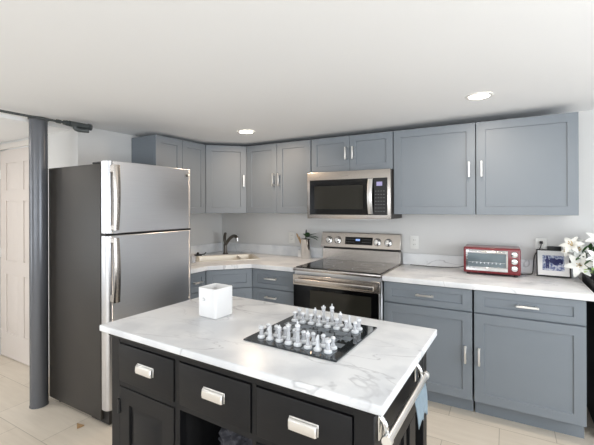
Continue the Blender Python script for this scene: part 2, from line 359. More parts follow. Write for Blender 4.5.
m.prism([L_(p) for p in ((.612, -.93), (.907, -.612), (.894, -.600), (.599, -.918))], .72, .875)
m.build('body', 'cab', t)
box(.03, cl-.03, .075, .09, 0, .1135).build('toe_kick', 'cab', t)
front(t, 'drawer', .012, cl-.012, .700, .868, rail=.05); front(t, 'door', .012, cl-.012, .118, .694, .07, .55)

# ------------------------------------------------------------------ worktops
ang = an
sc = Vector((.462, -.478)); e = Vector((math.cos(an), math.sin(an))); nn = Vector((e.y, -e.x))   # e along the sink, nn towards the room
sc = Vector((.452, -.455))
hw, hd = .300, .195
def spt(a, b): p = sc + e*a + nn*b; return (p.x, p.y)
hole = [spt(-hw, -hd), spt(hw, -hd), spt(hw, hd), spt(-hw, hd)]
t = thing('worktop', 'white marble worktop wrapping the corner around the sink, left of the range', 'worktop', (0, 0, .876))
MB().prism([(.003, -.003), (.003, -1.16), (.658, -1.16), (.658, -.95), (.925, -.658), (1.364, -.658), (1.364, -.003)], .0, .038, [hole], bev=.004).build('slab', 'marble', t)
m = MB(); m.box(.003, .021, -1.158, -.022, .0385, .142, .002); m.box(.003, 1.364, -.021, -.003, .0385, .142, .002)
m.build('backsplash', 'marble', t)
t = thing('worktop', 'white marble worktop with low backsplash right of the range', 'worktop', (0, 0, .876))
box(2.138, 3.408, -.658, -.003, 0, .038, .004, 2).build('slab', 'marble', t)
box(2.138, 3.405, -.021, -.003, .0385, .142, .002).build('backsplash', 'marble', t)

# sink
t = thing('sink', 'drop-in satin steel sink set diagonally in the corner worktop', 'sink', (sc.x, sc.y, .914), an)
def rr(a, b, r, z, n=5, cx=0):
    pts = []
    for (sx, sy, st) in ((1, 1, 0), (-1, 1, 1), (-1, -1, 2), (1, -1, 3)):
        for i in range(n+1):
            th = PI/2*st + PI/2*i/n; pts.append((cx+sx*(a-r)+r*math.cos(th), sy*(b-r)+r*math.sin(th), z))
    return pts
def ringmesh(rings, bottom=True):
    t_ = bmesh.new(); R = [[t_.verts.new(p) for p in r] for r in rings]
    for a, b in zip(R, R[1:]):
        for i in range(len(a)): t_.faces.new((a[i], a[(i+1) % len(a)], b[(i+1) % len(b)], b[i]))
    if bottom: t_.faces.new(R[-1])
    return t_
sink_parts = MB()
sink_parts.add(ringmesh([rr(hw+.012, hd+.012, .03, .0005), rr(hw+.012, hd+.012, .03, .005), rr(hw+.002, hd+.002, .03, .006), rr(hw-.012, hd-.012, .03, .004), rr(hw-.02, hd-.018, .035, -.02), rr(hw-.025, hd-.022, .04, -.15), rr(hw-.05, hd-.05, .04, -.165), rr(.03, .03, .029, -.168)]))
bw = sink_parts.build('bowl', 'sink', t)
MB().lathe([(.04, -.167), (.042, -.165), (.03, -.1645), (.008, -.166)], n=20).build('drain', 'chrome', t)
# divider between big and small bowl
box(.135, .15, -(hd-.024), hd-.024, -.15, -.004, .003, 2).build('divider', 'sink', t)
# faucet
t = thing('faucet', 'brushed metal single-lever faucet arching over the corner sink', 'faucet', (.235, -.215, .914), 0)
m = MB(); m.lathe([(.030, 0), (.030, .008), (.022, .014), (.020, .05), (.0215, .10), (.020, .115), (.006, .122)], n=20); m.build('faucet_body', 'brushed', t)
dx, dy = .70, -.10     # spout direction towards the bowl
sp_ = [(0, 0, .09), (.02*dx, .02*dy, .12), (.10*dx, .10*dy, .175), (.17*dx, .17*dy, .203), (.22*dx, .22*dy, .207), (.265*dx, .265*dy, .19), (.275*dx, .275*dy, .16)]
m = MB(); q = smooth(sp_); m.tube(q, .018, 14); m.build('spout', 'brushed', t)
m = MB(); m.tube([(.268*dx, .268*dy, .185), (.277*dx, .277*dy, .15)], .019, 14); m.build('spray_head', 'chrome', t)
m = MB(); q = smooth([(0, 0, .115), (-.01, .0, .15), (-.005, -.005, .2), (.012, -.01, .235)]); m.tube(q, [.013+.004*math.sin(PI*i/(len(q)-1)) for i in range(len(q))], 12); m.build('lever', 'brushed', t)
# small items beside the sink
t = thing('drinking_glass', 'small clear tumbler at the left end of the sink', 'glass', (.40, -.865, .9145))
MB().lathe([(.022, 0), (.027, .062), (.0255, .062), (.021, .004), (.001, .004)], n=20).build('tumbler', 'clear', t)
t = thing('scrub_brush', 'black dish brush lying on the back left edge of the sink', 'brush', (.115, -.50, .915), .9)
box(-.045, .03, -.02, .02, 0, .022, .005, 2).build('brush_head', 'black', t)
m = MB(); m.tube([(.02, 0, .015), (.06, .0, .02), (.075, 0, .038)], .006); m.lathe([(.012, 0), (.015, .01), (.006, .022)], (-.01, 0, .02), n=12); m.build('handle', 'black', t)
tag(MB().box(0, .045, 0, .03, 0, .075, .003).build('soap_box', 'white', None, (1.07, -.058, .9145)), 'small white box standing left of the utensil canister', 'box')

# utensil canister
t = thing('utensil_canister', 'tall steel utensil canister standing against the backsplash left of the range', 'canister', (1.193, -.105, .9145))
MB().lathe([(.050, 0), (.053, .004), (.053, .192), (.055, .195), (.051, .197), (.050, .01), (.001, .008)], n=32).build('canister_wall', 'chrome', t)
def spoon(name, label, mtl, base, top, head, kind='spoon'):
    t = thing(name, label, 'utensil', base)
    b = Vector(top)-Vector(base)
    m = MB(); m.tube([(0, 0, 0), tuple(b*.8), tuple(b)], [.005, .005, .006], 8); m.build('handle', mtl, t)
    rot = b.to_track_quat('Z', 'Y').to_matrix().to_4x4()
    m = MB(); tt = bmesh.new(); bmesh.ops.create_uvsphere(tt, u_segments=14, v_segments=8, radius=1)
    m.add(tt, Matrix.Translation(b + b.normalized()*head[1]*.8) @ rot @ Matrix.Diagonal((head[0], .006, head[1], 1))); m.build('spoon_head', mtl, t)
spoon('wooden_spoon', 'light wooden spoon leaning left in the steel canister', 'wood', (1.19, -.10, .93), (1.105, -.105, 1.12), (.016, .028))
spoon('wooden_spoon', 'light wooden spoon leaning back in the steel canister beside the black one', 'wood', (1.195, -.115, .93), (1.145, -.135, 1.10), (.013, .022))
spoon('cooking_spoon', 'black cooking spoon standing upright in the steel canister', 'black', (1.175, -.10, .93), (1.185, -.09, 1.145), (.02, .034))
t = thing('artificial_sprig', 'sprig of dark green leaves sticking out of the steel canister', 'leaves', (1.19, -.105, .93))
m = MB(); m.tube([(0, 0, 0), (.012, 0, .18), (.02, -.005, .205)], .003, 6); m.build('stem', 'leaf', t)
def leaf(m, p, d, L, wd, up=Vector((0, 0, 1)), droop=.25, thick=.0012, n=6):
    p = Vector(p); d = Vector(d).normalized(); sd = d.cross(up)
    if sd.length < .01: sd = Vector((1, 0, 0))
    sd.normalize(); nrm = sd.cross(d).normalized(); t_ = bmesh.new(); rows = []
    for i in range(n+1):
        f = i/n; wv = wd*math.sin(PI*min(.97, .08+f*.9))**.8; c = p + d*L*f - up*droop*L*f*f
        rows.append([t_.verts.new(c - sd*wv + nrm*.15*wv), t_.verts.new(c - nrm*thick), t_.verts.new(c + sd*wv + nrm*.15*wv), t_.verts.new(c + nrm*thick)])
    for a, b in zip(rows, rows[1:]):
        for k in range(4): t_.faces.new((a[k], a[(k+1) % 4], b[(k+1) % 4], b[k]))
    t_.faces.new(rows[0]); t_.faces.new(rows[-1][::-1]); m.add(t_)
m = MB()
for d, l, wd_ in (((1, -.2, .25), .10, .016), ((.9, .2, .6), .08, .018), ((.6, -.5, .5), .07, .018), ((.3, -.3, .9), .05, .014), ((1, .1, .0), .08, .015), ((-.2, -.5, .6), .05, .014)):
    leaf(m, (.016, -.003, .200), d, l*1.5, wd_*2.0)
m.build('leaves', 'leaf', t)

# outlets
def outlet(label, x, z, switch=False):
    t = thing('wall_outlet', label, 'outlet', (x, -.0005, z))
    box(-.037, .037, -.006, 0, -.058, .058, .003, 2).build('cover_plate', 'plate', t)
    for q in (-.02, .02):
        b = box(-.016, .016, -.0085, -.0055, q-.014, q+.014, .003, 2).build('socket', 'plate', t)
        m = MB(); m.box(-.008, -.006, -.0092, -.0084, q-.004, q+.006); m.box(.006, .008, -.0092, -.0084, q-.004, q+.006); m.build('slot', 'black', b)
    return t
outlet('white outlet on the back wall just behind the utensil canister', .968, 1.11)
outlet('white outlet on the back wall just right of the range, nothing plugged in', 2.238, 1.115)
outlet('white outlet above the picture frame with a black plug in it', 3.182, 1.13)
t = thing('power_cord', 'black plug and cord hanging from the outlet down behind the picture frame', 'cord', (3.182, -.012, 1.15))
box(-.011, .011, -.03, -.0086, -.002, .018, .004, 2).build('plug', 'plug', t)
m = MB(); m.tube(smooth([(0, -.028, -.005), (-.005, -.04, -.03), (-.045, -.05, -.08), (-.05, -.03, -.16), (-.055, -.05, -.222), (-.07, -.09, -.2315), (-.14, -.12, -.2315), (-.19, -.06, -.2315)]), .0032, 8); m.build('cable', 'plug', t)
t = thing('power_cord', 'dark cord lying on the worktop left of the red toaster oven', 'cord', (2.66, -.06, .9145))
m = MB(); m.tube(smooth([(0, 0, .03), (-.06, .0, .012), (-.16, .01, .0035), (-.30, 0.005, .0035), (-.45, .018, .0035)]), .003, 8); m.build('cable', 'plug', t)

# ------------------------------------------------------------------ refrigerator (faces +X)
t = thing('refrigerator', 'stainless steel top-freezer refrigerator with dark grey side beside the round pole', 'refrigerator', (0, 0, 0))
fy0, fy1, fx = -1.918, -1.172, .635
box(.003, fx, fy0, fy1, .035, 1.724, .006, 2).build('body', 'fdark', t)
def fdoor(z0, z1, name):
    m = MB(); n = 8; pts = []
    xo = fx+.006; X = .708; r = .034
    pts.append((xo, fy0+.002)); 
    for i in range(n+1):
        a = PI/2*i/n; pts.append((X-r+r*math.sin(a), fy0+.002+r-r*math.cos(a)))
    for i in range(9):
        f = i/8; pts.append((X+.006*math.sin(PI*f), fy0+.036+f*(fy1-fy0-.072)))
    for i in range(n+1):
        a = PI/2*i/n; pts.append((X-r+r*math.cos(a), fy1-.002-r+r*math.sin(a)))
    pts.append((xo, fy1-.002))
    m.prism(pts, z0, z1); return m.build(name, 'steel', t, bevel=.004)
fd = fdoor(1.262, 1.742, 'freezer_door'); rd = fdoor(.105, 1.248, 'refrigerator_door')
box(.6355, .69, fy0+.004, fy1-.004, 1.2485, 1.2615).build('door_gasket', 'black', t); box(.50, .695, fy0+.02, fy1-.02, 0.012, .034).build('base_grille', 'black', t); box(.6355, .695, fy0+.02, fy1-.02, 0.034, .10).build('kick_plate', 'black', t)
box(.53, .67, fy0+.01, fy0+.08, 1.725, 1.7385, .004).build('hinge_cover', 'black', t)
for y in (fy0+.05, fy1-.05):
    for x in (.08, .58): MB().lathe([(.018, 0), (.018, .036)], (x, y, 0), n=12).build('foot', 'black', t)
def fhandle(za, zb, par, flip):
    y = -1.880; m = MB(); pts = []
    n = 10; rings = []
    for i in range(n+1):
        f = i/n; z = za+(zb-za)*f; ff = f if not flip else 1-f      # ff=0 thick end away from the gap
        x = .752 + .012*math.sin(PI*f); hw_ = .019+.005*(1-ff); th = .009
        rings.append([(x-th, y-hw_, z), (x, y-hw_-.0, z), (x+th*.6, y-hw_*.5, z), (x+th*.6, y+hw_*.5, z), (x, y+hw_, z), (x-th, y+hw_, z)])
    m.loft(rings)
    for z0 in ((za, za+.05) if not flip else (za, za+.035), (zb-.035, zb) if not flip else (zb-.05, zb)): m.box(.702, .748, y-.016, y+.016, z0[0], z0[1], .004)
    m.build('handle', 'steelh', par)
fhandle(1.285, 1.712, fd, True); fhandle(.815, 1.235, rd, False)
m = MB(); m.lathe([(.013, 0), (.013, .002), (.010, .003)], n=18, mtx=Matrix.Translation((.7135, -1.235, 1.69)) @ Matrix.Rotation(PI/2, 4, 'Y')); m.build('badge', 'gold', fd)

tag(MB().prism([(0, 0), (.06, .012), (.055, -.03)], 0, .008).build('wood_shim', 'wood', None, (.48, -1.985, .001)), 'small pale wooden shim on the floor at the foot of the refrigerator', 'shim')

# ------------------------------------------------------------------ range
RX0, RX1 = 1.369, 2.133; RW = RX1-RX0
t = thing('kitchen_range', 'stainless steel electric range with black glass cooktop and oven door', 'range', (RX0, 0, 0))
m = MB(); m.box(0, RW, -.64, -.02, .06, .90, .003); m.build('body', 'steel', t)
m = MB(); m.box(.03, RW-.03, -.58, -.1, 0, .06); m.build('plinth', 'black', t)
m = MB(); m.box(0, RW, -.668, -.085, .8935, .918, .006, 2); m.build('cooktop_frame', 'steelh', t)
ct = box(.012, RW-.012, -.640, -.09, .9185, .9235, .002).build('cooktop_glass', 'bglass', t)
for x, y, r in ((.2, -.5, .1), (.2, -.24, .075), (.56, -.5, .085), (.56, -.24, .1)):
    MB().lathe([(r, 0), (r, .0004), (r-.002, .0004), (r-.002, 0)], (x, y, .9236), n=40, cap=False).build('burner_ring', 'mark', ct)
# oven door
od = box(.006, RW-.006, -.672, -.642, .215, .862, .006, 2).build('oven_door', 'bglass', t)
box(.004, RW-.004, -.6765, -.6725, .778, .864, .0015).build('door_trim', 'steelh', od)
box(.165, RW-.075, -.6735, -.6722, .40, .745, .0004).build('oven_window', 'oven_win', od)
m = MB(); m.box(.04, RW-.04, -.722, -.702, .800, .838, .008, 3)
for x in (.06, RW-.06): m.box(x-.012, x+.012, -.705, -.6768, .808, .832, .003)
m.build('handle', 'steelh', od)
m = MB(); m.box(RW-.016, RW-.004, -.6768, -.6725, .215, .778, .001); m.build('door_trim', 'steel', od)
dw = box(.006, RW-.006, -.668, -.642, .07, .205, .006, 2).build('storage_drawer', 'steelh', t)
# backguard
m = MB(); m.box(.0, RW, -.084, -.025, .918, 1.03, .003); m.build('backguard', 'steelh', t)
MB().box(.01, RW-.01, -.078, -.025, 1.0305, 1.042).build('vent_slot', 'black', t)
m = MB()
def sect(x): return [(x, -.100, 1.046), (x, -.022, 1.042), (x, -.022, 1.185), (x, -.052, 1.188), (x, -.068, 1.183)]
m.loft([sect(-.012), sect(RW+.002)]); cp = m.build('control_panel', 'steelh', t, bevel=.003)
def onpanel(x, z, off=0):      # point on the sloped control panel
    f = (z-1.046)/(1.183-1.046); return (x, -.100+.032*f-off, z)
tilt = math.atan2(.032, .137)
PM = lambda x, z, off=.001: Matrix.Translation(onpanel(x, z, off)) @ Matrix.Rotation(-tilt, 4, 'X')
m = MB(); tb = bmesh.new(); bmesh.ops.create_cube(tb, size=1); m.add(tb, PM(.376, 1.112) @ Matrix.Diagonal((.27, .003, .072, 1))); disp = m.build('display_panel', 'bglass', cp)
m = MB(); tb = bmesh.new(); bmesh.ops.create_cube(tb, size=1); m.add(tb, PM(.368, 1.121, .0028) @ Matrix.Diagonal((.042, .001, .018, 1))); m.build('clock_display', 'lcd', disp)
m = MB()
for i in range(5):
    for j in range(2):
        for s_ in (-1, 1):
            m = MB(); tb = bmesh.new(); bmesh.ops.create_cube(tb, size=1); m.add(tb, PM(.374+s_*(.045+i*.018), 1.10+j*.026, .0028) @ Matrix.Diagonal((.009, .001, .003, 1))); m.build('button_legend', 'mark', disp)
for x, z in ((.072, 1.112), (.165, 1.112), (.556, 1.108), (.657, 1.108)):
    m = MB(); m.lathe([(.031, 0), (.031, .004), (.024, .006), (.023, .028), (.019, .032), (.001, .033)], n=28, mtx=PM(x, z, 0) @ Matrix.Rotation(PI/2, 4, 'X'))
    kb = m.build('knob', 'chrome', cp)
    m = MB(); tb = bmesh.new(); bmesh.ops.create_cube(tb, size=1); m.add(tb, PM(x, z, .034) @ Matrix.Diagonal((.006, .004, .036, 1))); m.build('knob_grip', 'nickel', kb)
    m = MB(); m.lathe([(.035, 0), (.035, .0015), (.031, .0015)], n=28, mtx=PM(x, z, 0) @ Matrix.Rotation(PI/2, 4, 'X')); m.build('knob_skirt', 'black', kb)

# ------------------------------------------------------------------ microwave
t = thing('microwave', 'stainless steel over-the-range microwave with black window under the short cabinet', 'microwave', (1.367, 0, 1.328))
MW, MH = .768, .416
m = MB(); m.box(.004, MW-.004, -.375, -.01, .003, MH, .003); m.build('body', 'fdark', t)
md = MB(); md.box(0, MW, -.402, -.376, .0, MH, .004, 2); fr = md.build('door', 'steelh', t)
box(.028, MW-.026, -.4045, -.4022, .036, .345, .0006).build('window_surround', 'bglass', fr)
box(.075, .535, -.4056, -.4047, .085, .29, .0003).build('window', 'oven_win', fr)
m = MB(); rings = []
for i in range(13):
    f = i/12; z = .045+.295*f; y = -.412-.026*math.sin(PI*f); hw_ = .020
    rings.append([(.602-hw_, y+.006, z), (.602+hw_, y+.006, z), (.602+hw_, y-.004, z), (.602+hw_*.5, y-.007, z), (.602-hw_*.5, y-.007, z), (.602-hw_, y-.004, z)])
m.loft(rings); m.box(.592, .612, -.414, -.4047, .046, .07); m.box(.592, .612, -.414, -.4047, .315, .339)
m.build('handle', 'nickel', fr)
box(.630, .738, -.4058, -.4047, .04, .34, .0003).build('control_panel', 'black', fr)
box(.652, .700, -.4066, -.4059, .278, .312).build('display', 'lcd2', fr)
for i in range(4):
    for j in range(7): box(.64+i*.023, .64+i*.023+.010, -.4064, -.4059, .065+j*.028, .065+j*.028+.004).build('button_legend', 'mark', fr)
m = MB(); m.box(.34, .40, -.4032, -.4022, .372, .378); m.build('badge', 'gold', fr)
m = MB(); m.box(.03, MW-.03, -.36, -.05, -.004, .0028); 
for i in range(2): m.box(.12+i*.3, .34+i*.3, -.3, -.12, -.007, -.004)
m.build('bottom_filter', 'steel', t)

# ------------------------------------------------------------------ toaster oven
t = thing('toaster_oven', 'small red toaster oven with glass door and three knobs on the right worktop', 'toaster oven', (2.664, -.268, .9145))
TW = .379
m = MB(); m.box(0, TW, 0, .235, .014, .208, .012, 3); m.build('body', 'red', t)
for x in (.03, TW-.03):
    for y in (.03, .2): MB().lathe([(.012, 0), (.012, .0145)], (x, y, 0), n=12).build('foot', 'black', t)
d_ = MB(); d_.box(.018, .298, -.012, -.0005, .165, .190, .002); d_.box(.018, .298, -.012, -.0005, .034, .064, .002); d_.box(.018, .03, -.012, -.0005, .064, .165); d_.box(.286, .298, -.012, -.0005, .064, .165)
d_ = d_.build('door', 'chrome', t)
box(.03, .286, -.007, -.001, .064, .165).build('door_glass', 'toastglass', d_)
m = MB(); m.tube([(.04, -.034, .178), (.276, -.034, .178)], .006, 10)
for x in (.05, .266): m.tube([(x, -.034, .178), (x, -.012, .178)], .005, 8)
m.build('handle', 'chrome', d_)
m = MB()
for i in range(9): m.tube([(.036, -.0085, .098+.0001*i), (.28, -.0085, .098)], .0012, 6) if i == 0 else m.tube([(.04+i*.026, -.0085, .088), (.04+i*.026, -.0085, .1)], .0009, 5)
m.build('wire_rack', 'chrome', d_)
for z in (.165, .113, .062):
    m = MB(); m.lathe([(.020, 0), (.020, .003), (.0155, .004), (.0145, .016), (.001, .018)], n=22, mtx=Matrix.Translation((.340, -.0002, z)) @ Matrix.Rotation(PI/2, 4, 'X')); kb = m.build('knob', 'chrome', t)
    m = MB(); m.lathe([(.0215, 0), (.0215, .0015), (.0202, .0015)], n=22, mtx=Matrix.Translation((.340, -.0002, z)) @ Matrix.Rotation(PI/2, 4, 'X')); m.build('knob_ring', 'black', kb)

# ------------------------------------------------------------------ picture frame
t = thing('picture_frame', 'black picture frame with blue photograph in white mat leaning on the backsplash', 'picture frame', (3.147, -.118, .9175))
t.rotation_euler = (-.30, 0, -.02)
FW, FH = .208, .200
m = MB(); b_ = .008
m.box(0, FW, -.008, .008, 0, b_, .001); m.box(0, FW, -.008, .008, FH-b_, FH, .001); m.box(0, b_, -.008, .008, b_, FH-b_, .001); m.box(FW-b_, FW, -.008, .008, b_, FH-b_, .001); m.box(b_, FW-b_, .002, .006, b_, FH-b_)
m.build('frame', 'black', t)
box(b_, FW-b_, -.002, .002, b_, FH-b_).build('mat_board', 'white', t)
ph = box(.037, FW-.037, -.003, -.0021, .045, FH-.043).build('photograph', 'print_', t)
m = MB()   # dark figures in the photograph
y0 = -.0036
def blob(cx, cz, rx, rz, n=14):
    tb = bmesh.new(); vs = [tb.verts.new((cx+rx*math.cos(2*PI*i/n)*(1+.12*math.sin(3*i)), y0, cz+rz*math.sin(2*PI*i/n)*(1+.1*math.cos(2*i)))) for i in range(n)]
    tb.faces.new(vs); r = bmesh.ops.extrude_face_region(tb, geom=tb.faces[:]); bmesh.ops.translate(tb, vec=(0, .0005, 0), verts=[g for g in r['geom'] if isinstance(g, bmesh.types.BMVert)]); m.add(tb)
for a in ((.068, .115, .013, .022), (.064, .08, .006, .024), (.075, .08, .005, .022), (.067, .143, .007, .008), (.105, .118, .028, .018), (.14, .118, .022, .016), (.12, .098, .02, .012), (.155, .108, .008, .014)): blob(*a)
m.build('dark_figures', 'navy', ph)
tag(box(0, .085, -.014, .0, 0, .112, .003, 2).build('phone_charger', 'black', None, (3.222, -.004, 1.0188)), 'flat black charger standing on the backsplash behind the picture frame', 'charger')

# ------------------------------------------------------------------ planter with lilies
t = thing('planter', 'tall black floor planter at the right end of the worktop', 'planter', (3.60, -.31, 0))
m = MB(); a = .17
m.loft([[(-a+.02, -a+.02-.06, 0), (a-.02, -a+.02-.06, 0), (a-.02, a-.02+.1, 0), (-a+.02, a-.02+.1, 0)], [(-a, -a-.08, .95), (a, -a-.08, .95), (a, a+.12, .95), (-a, a+.12, .95)],
        [(-a+.012, -a-.068, .95), (a-.012, -a-.068, .95), (a-.012, a+.108, .95), (-a+.012, a+.108, .95)], [(-a+.014, -a-.066, .90), (a-.014, -a-.066, .90), (a-.014, a+.106, .90), (-a+.014, a+.106, .90)]])
m.build('planter_shell', 'dark', t)
box(-a+.018, a-.018, -a-.062, a+.102, .9005, .915).build('potting_soil', 'soil', t)
t2 = thing('lily_bouquet', 'white artificial lilies with green leaves rising from the black planter', 'flowers', (3.52, -.27, .916))
BO = Vector((3.52, -.27, .916))
def lily(P, axis, L, open_=1.0):
    P = Vector(P)-BO; axis = Vector(axis).normalized(); q = axis.to_track_quat('Z', 'Y').to_matrix()
    m = MB()
    for k in range(6):
        a = 2*PI*k/6+.2; r = (.9 if k % 2 else 1)
        rad = q @ Vector((math.cos(a), math.sin(a), 0)); rows = []; tb = bmesh.new(); n = 7
        sd = axis.cross(rad).normalized()
        for i in range(n+1):
            f = i/n; out = L*open_*(f**1.3); up_ = L*(.75*f - .55*open_*f**2.2)
            c = P + rad*out + axis*up_; wv = L*.27*r*math.sin(PI*min(.985, .10+.87*f))**.75
            nr = (axis*.7-rad*.3)
            rows.append([tb.verts.new(c-sd*wv+nr*wv*.35), tb.verts.new(c-nr*.0012), tb.verts.new(c+sd*wv+nr*wv*.35), tb.verts.new(c+nr*.0012)])
        for a_, b_2 in zip(rows, rows[1:]):
            for j in range(4): tb.faces.new((a_[j], a_[(j+1) % 4], b_2[(j+1) % 4], b_2[j]))
        tb.faces.new(rows[0]); tb.faces.new(rows[-1][::-1]); m.add(tb)
    f = m.build('lily_flower', 'petal', t2)
    m = MB()
    for k in range(5):
        a = 2*PI*k/5; e_ = P + axis*L*.6 + (q @ Vector((math.cos(a), math.sin(a), 0)))*L*.16
        m.tube([P, e_], .0012, 5); m.tube([e_-axis*.004, e_+axis*.006], .003, 6)
    m.build('stamens', 'stamen', f)
    # stem
    m = MB(); b0 = Vector((random.uniform(-.02, .03), random.uniform(-.02, .02), 0)); m.tube(smooth([b0, b0*.5+P*.4+Vector((.04, 0, .0)), P-axis*.05, P+axis*.004]), .0035, 7); m.build('stem', 'leaf', t2)
lily((3.345, -.25, 1.16), (-.35, -.75, .55), .072); lily((3.385, -.27, 1.035), (-.25, -.95, .1), .085, 1.05)
lily((3.475, -.25, 1.20), (.2, -.7, .6), .075); lily((3.46, -.30, 1.09), (.3, -.9, .2), .07); lily((3.56, -.2, 1.17), (.4, -.6, .6), .08); lily((3.37, -.19, 1.175), (-.1, -.5, .9), .06, .8)
lily((3.63, -.35, 1.08), (.6, -.7, .2), .08); lily((3.375, -.23, 1.13), (.1, -.9, .3), .065); lily((3.33, -.22, 1.12), (-.6, -.7, .1), .055, .8)
m = MB()
for p, d, l, wd_ in (((3.40, -.26, 1.12), (.3, -.4, .8), .09, .012), ((3.42, -.24, 1.10), (.5, -.3, .6), .09, .014), ((3.40, -.25, 1.09), (-.4, -.6, .0), .08, .013), ((3.44, -.25, 1.07), (.3, -.8, -.2), .09, .015),
        ((3.42, -.22, 1.03), (-.3, -.6, .2), .09, .016), ((3.46, -.25, 1.02), (.4, -.7, .1), .09, .016), ((3.45, -.20, 1.12), (.0, -.3, .9), .09, .013), ((3.47, -.28, .99), (-.2, -.9, .2), .08, .018),
        ((3.50, -.30, 1.0), (.5, -.6, .4), .10, .018), ((3.48, -.22, 1.05), (-.5, -.3, .5), .10, .014), ((3.52, -.3, .96), (-.4, -.8, .3), .1, .02), ((3.55, -.25, 1.05), (.6, -.3, .6), .1, .02), ((3.50, -.22, .97), (-.6, -.3, .4), .10, .017)):
    leaf(m, Vector(p)-BO, d, l, wd_)
    q = Vector(p)-BO; m.tube([(0, 0, 0), q*.5+Vector((.02, 0, 0)), q], .002, 5)
random.seed(5)
for k in range(26):
    p = Vector((random.uniform(3.40, 3.62), random.uniform(-.36, -.16), random.uniform(1.0, 1.16))); d = (p.x-3.5+random.uniform(-.2, .2), random.uniform(-.9, .1), random.uniform(.0, .9)); leaf(m, p-BO, d, random.uniform(.07, .11), random.uniform(.011, .017))
    q = p-BO; m.tube([(0, 0, 0), q*.5+Vector((.02, 0, 0)), q], .002, 5)
m.build('leaves', 'leaf', t2)
m = MB()
for p, d, l, wd_ in (((3.41, -.29, 1.0), (.2, -.7, .5), .055, .016), ((3.425, -.29, .995), (.7, -.5, .0), .06, .016), ((3.43, -.28, 1.0), (-.5, -.7, .1), .05, .014), ((3.45, -.28, 1.0), (.2, -.4, .9), .06, .014)):
    leaf(m, Vector(p)-BO, d, l, wd_)
m.build('pale_leaves', 'lime', t2)['label'] = 'pale green bud leaves'

# ------------------------------------------------------------------ island
IX, IY, IR = 1.38403, -2.39659, -.03365
t = thing('kitchen_island', 'black painted kitchen island with white marble top and silver drawer pulls', 'kitchen island', (IX, IY, 0), IR)
IW, IDp = 1.2896, .7102
box(0, IW, 0, IDp, .886, .914, .006, 3).build('marble_top', 'marble', t)
u0, u1, v0_, v1 = .045, 1.255, .03, .665
m = MB()
for (a, b) in ((u0, .105), (1.195, u1)):
    m.box(a, b, v0_, v0_+.06, .03, .870, .002); m.box(a, b, v1-.06, v1, .03, .870, .002)
m.box(.458, .485, v0_+.001, v0_+.03, .10, .85); m.box(.834, .852, v0_+.001, v0_+.03, .10, .85)     # stiles between drawers
m.box(.105, 1.195, v0_+.002, v0_+.03, .848, .870); m.box(.105, 1.195, v0_+.001, v0_+.03, .662, .682); m.box(.105, 1.195, v0_+.002, v0_+.03, .10, .135)
m.box(u0-.008, u1+.008, v0_-.010, v1+.008, .868, .8855, .004, 2)
m.build('frame', 'isl', t)
m = MB(); m.box(u0+.012, u0+.03, v0_+.06, v1-.06, .10, .868); m.box(u1-.05, u1-.032, v0_+.06, v1-.06, .10, .868)
m.box(.463, .481, v0_+.03, v1-.02, .10, .868); m.box(.834, .852, v0_+.03, v1-.02, .10, .868); m.box(u0+.03, u1-.05, v1-.03, v1-.012, .10, .868)
m.box(u0+.03, u1-.05, v0_+.03, v1-.03, .10, .12); m.box(.105, u1-.05, v0_+.03, v1-.03, .664, .68)
m.box(.481, .834, v0_+.035, v1-.03, .44, .46)
m.build('carcass', 'islblack', t)
# right side panelling
m = MB(); x0 = u1-.031; x1 = u1-.002
m.box(x0, x1, v0_+.06, v1-.06, .655, .868); m.box(x0, x1-.010, v0_+.06, .36, .10, .655); m.box(x0, x1, .405, .485, .10, .655)
m.box(x0, x1, v0_+.06, .11, .10, .655); m.box(x0, x1, .33, .36, .10, .655); m.box(x0, x1, v0_+.06, v1-.06, .10, .16)
m.build('side_panel', 'isl', t, bevel=.002)
m = MB(); m.box(u0-.0, u0+.011, v0_+.061, v1-.061, .10, .868); m.build('side_panel', 'isl', t)
def cup_pull(par, x, z):
    m = MB(); wq = .049
    rings = []
    prof = [(.0, .017), (.009, .017), (.015, .012), (.017, -.004), (.015, -.015), (.0, -.015)]
    def sec(xx, k): return [(xx, v0_-.005-p[0]*k, z+p[1]) for p in prof]
    m.loft([sec(x-wq, .75), sec(x-wq+.004, 1), sec(x+wq-.004, 1), sec(x+wq, .75)])
    m.box(x-wq-.002, x+wq+.002, v0_-.0075, v0_-.0052, z-.017, z+.020, .001)
    m.build('handle', 'nickel', par)
for (a, b, hx, hz) in ((.109, .455, .288, .768), (.489, .831, .668, .768), (.856, 1.192, 1.036, .772)):
    m = MB(); m.box(a, b, v0_-.005, v0_+.02, .6845, .8455, .003, 2); d_ = m.build('drawer', 'isl', t); cup_pull(d_, hx, hz)
for (a, b) in ((.109, .455), (.856, 1.192)):
    m = MB(); m.panel(a, b, .137, .660, y=v0_+.012, th=.016, rail=.066, rec=.010, raised=True)
    d_ = m.build('door', 'isl', t)
    if a < .2:
        for z in (.22, .575):
            MB().tube([(a-.001, v0_-.006, z-.03), (a-.001, v0_-.006, z+.03)], .006, 8).build('hinge', 'black', d_)
    MB().lathe([(.006, 0), (.006, .012), (.013, .018), (.011, .028), (.001, .03)], n=16, mtx=Matrix.Translation((b-.03 if a < .2 else a+.03, v0_-.004, .40)) @ Matrix.Rotation(PI/2, 4, 'X')).build('knob', 'nickel', d_)
for x in (u0+.03, u1-.03):
    for y in (v0_+.03, v1-.03):
        MB().lathe([(.024, 0), (.026, .02), (.02, .032)], (x, y, 0), n=16).build('foot', 'islblack', t)
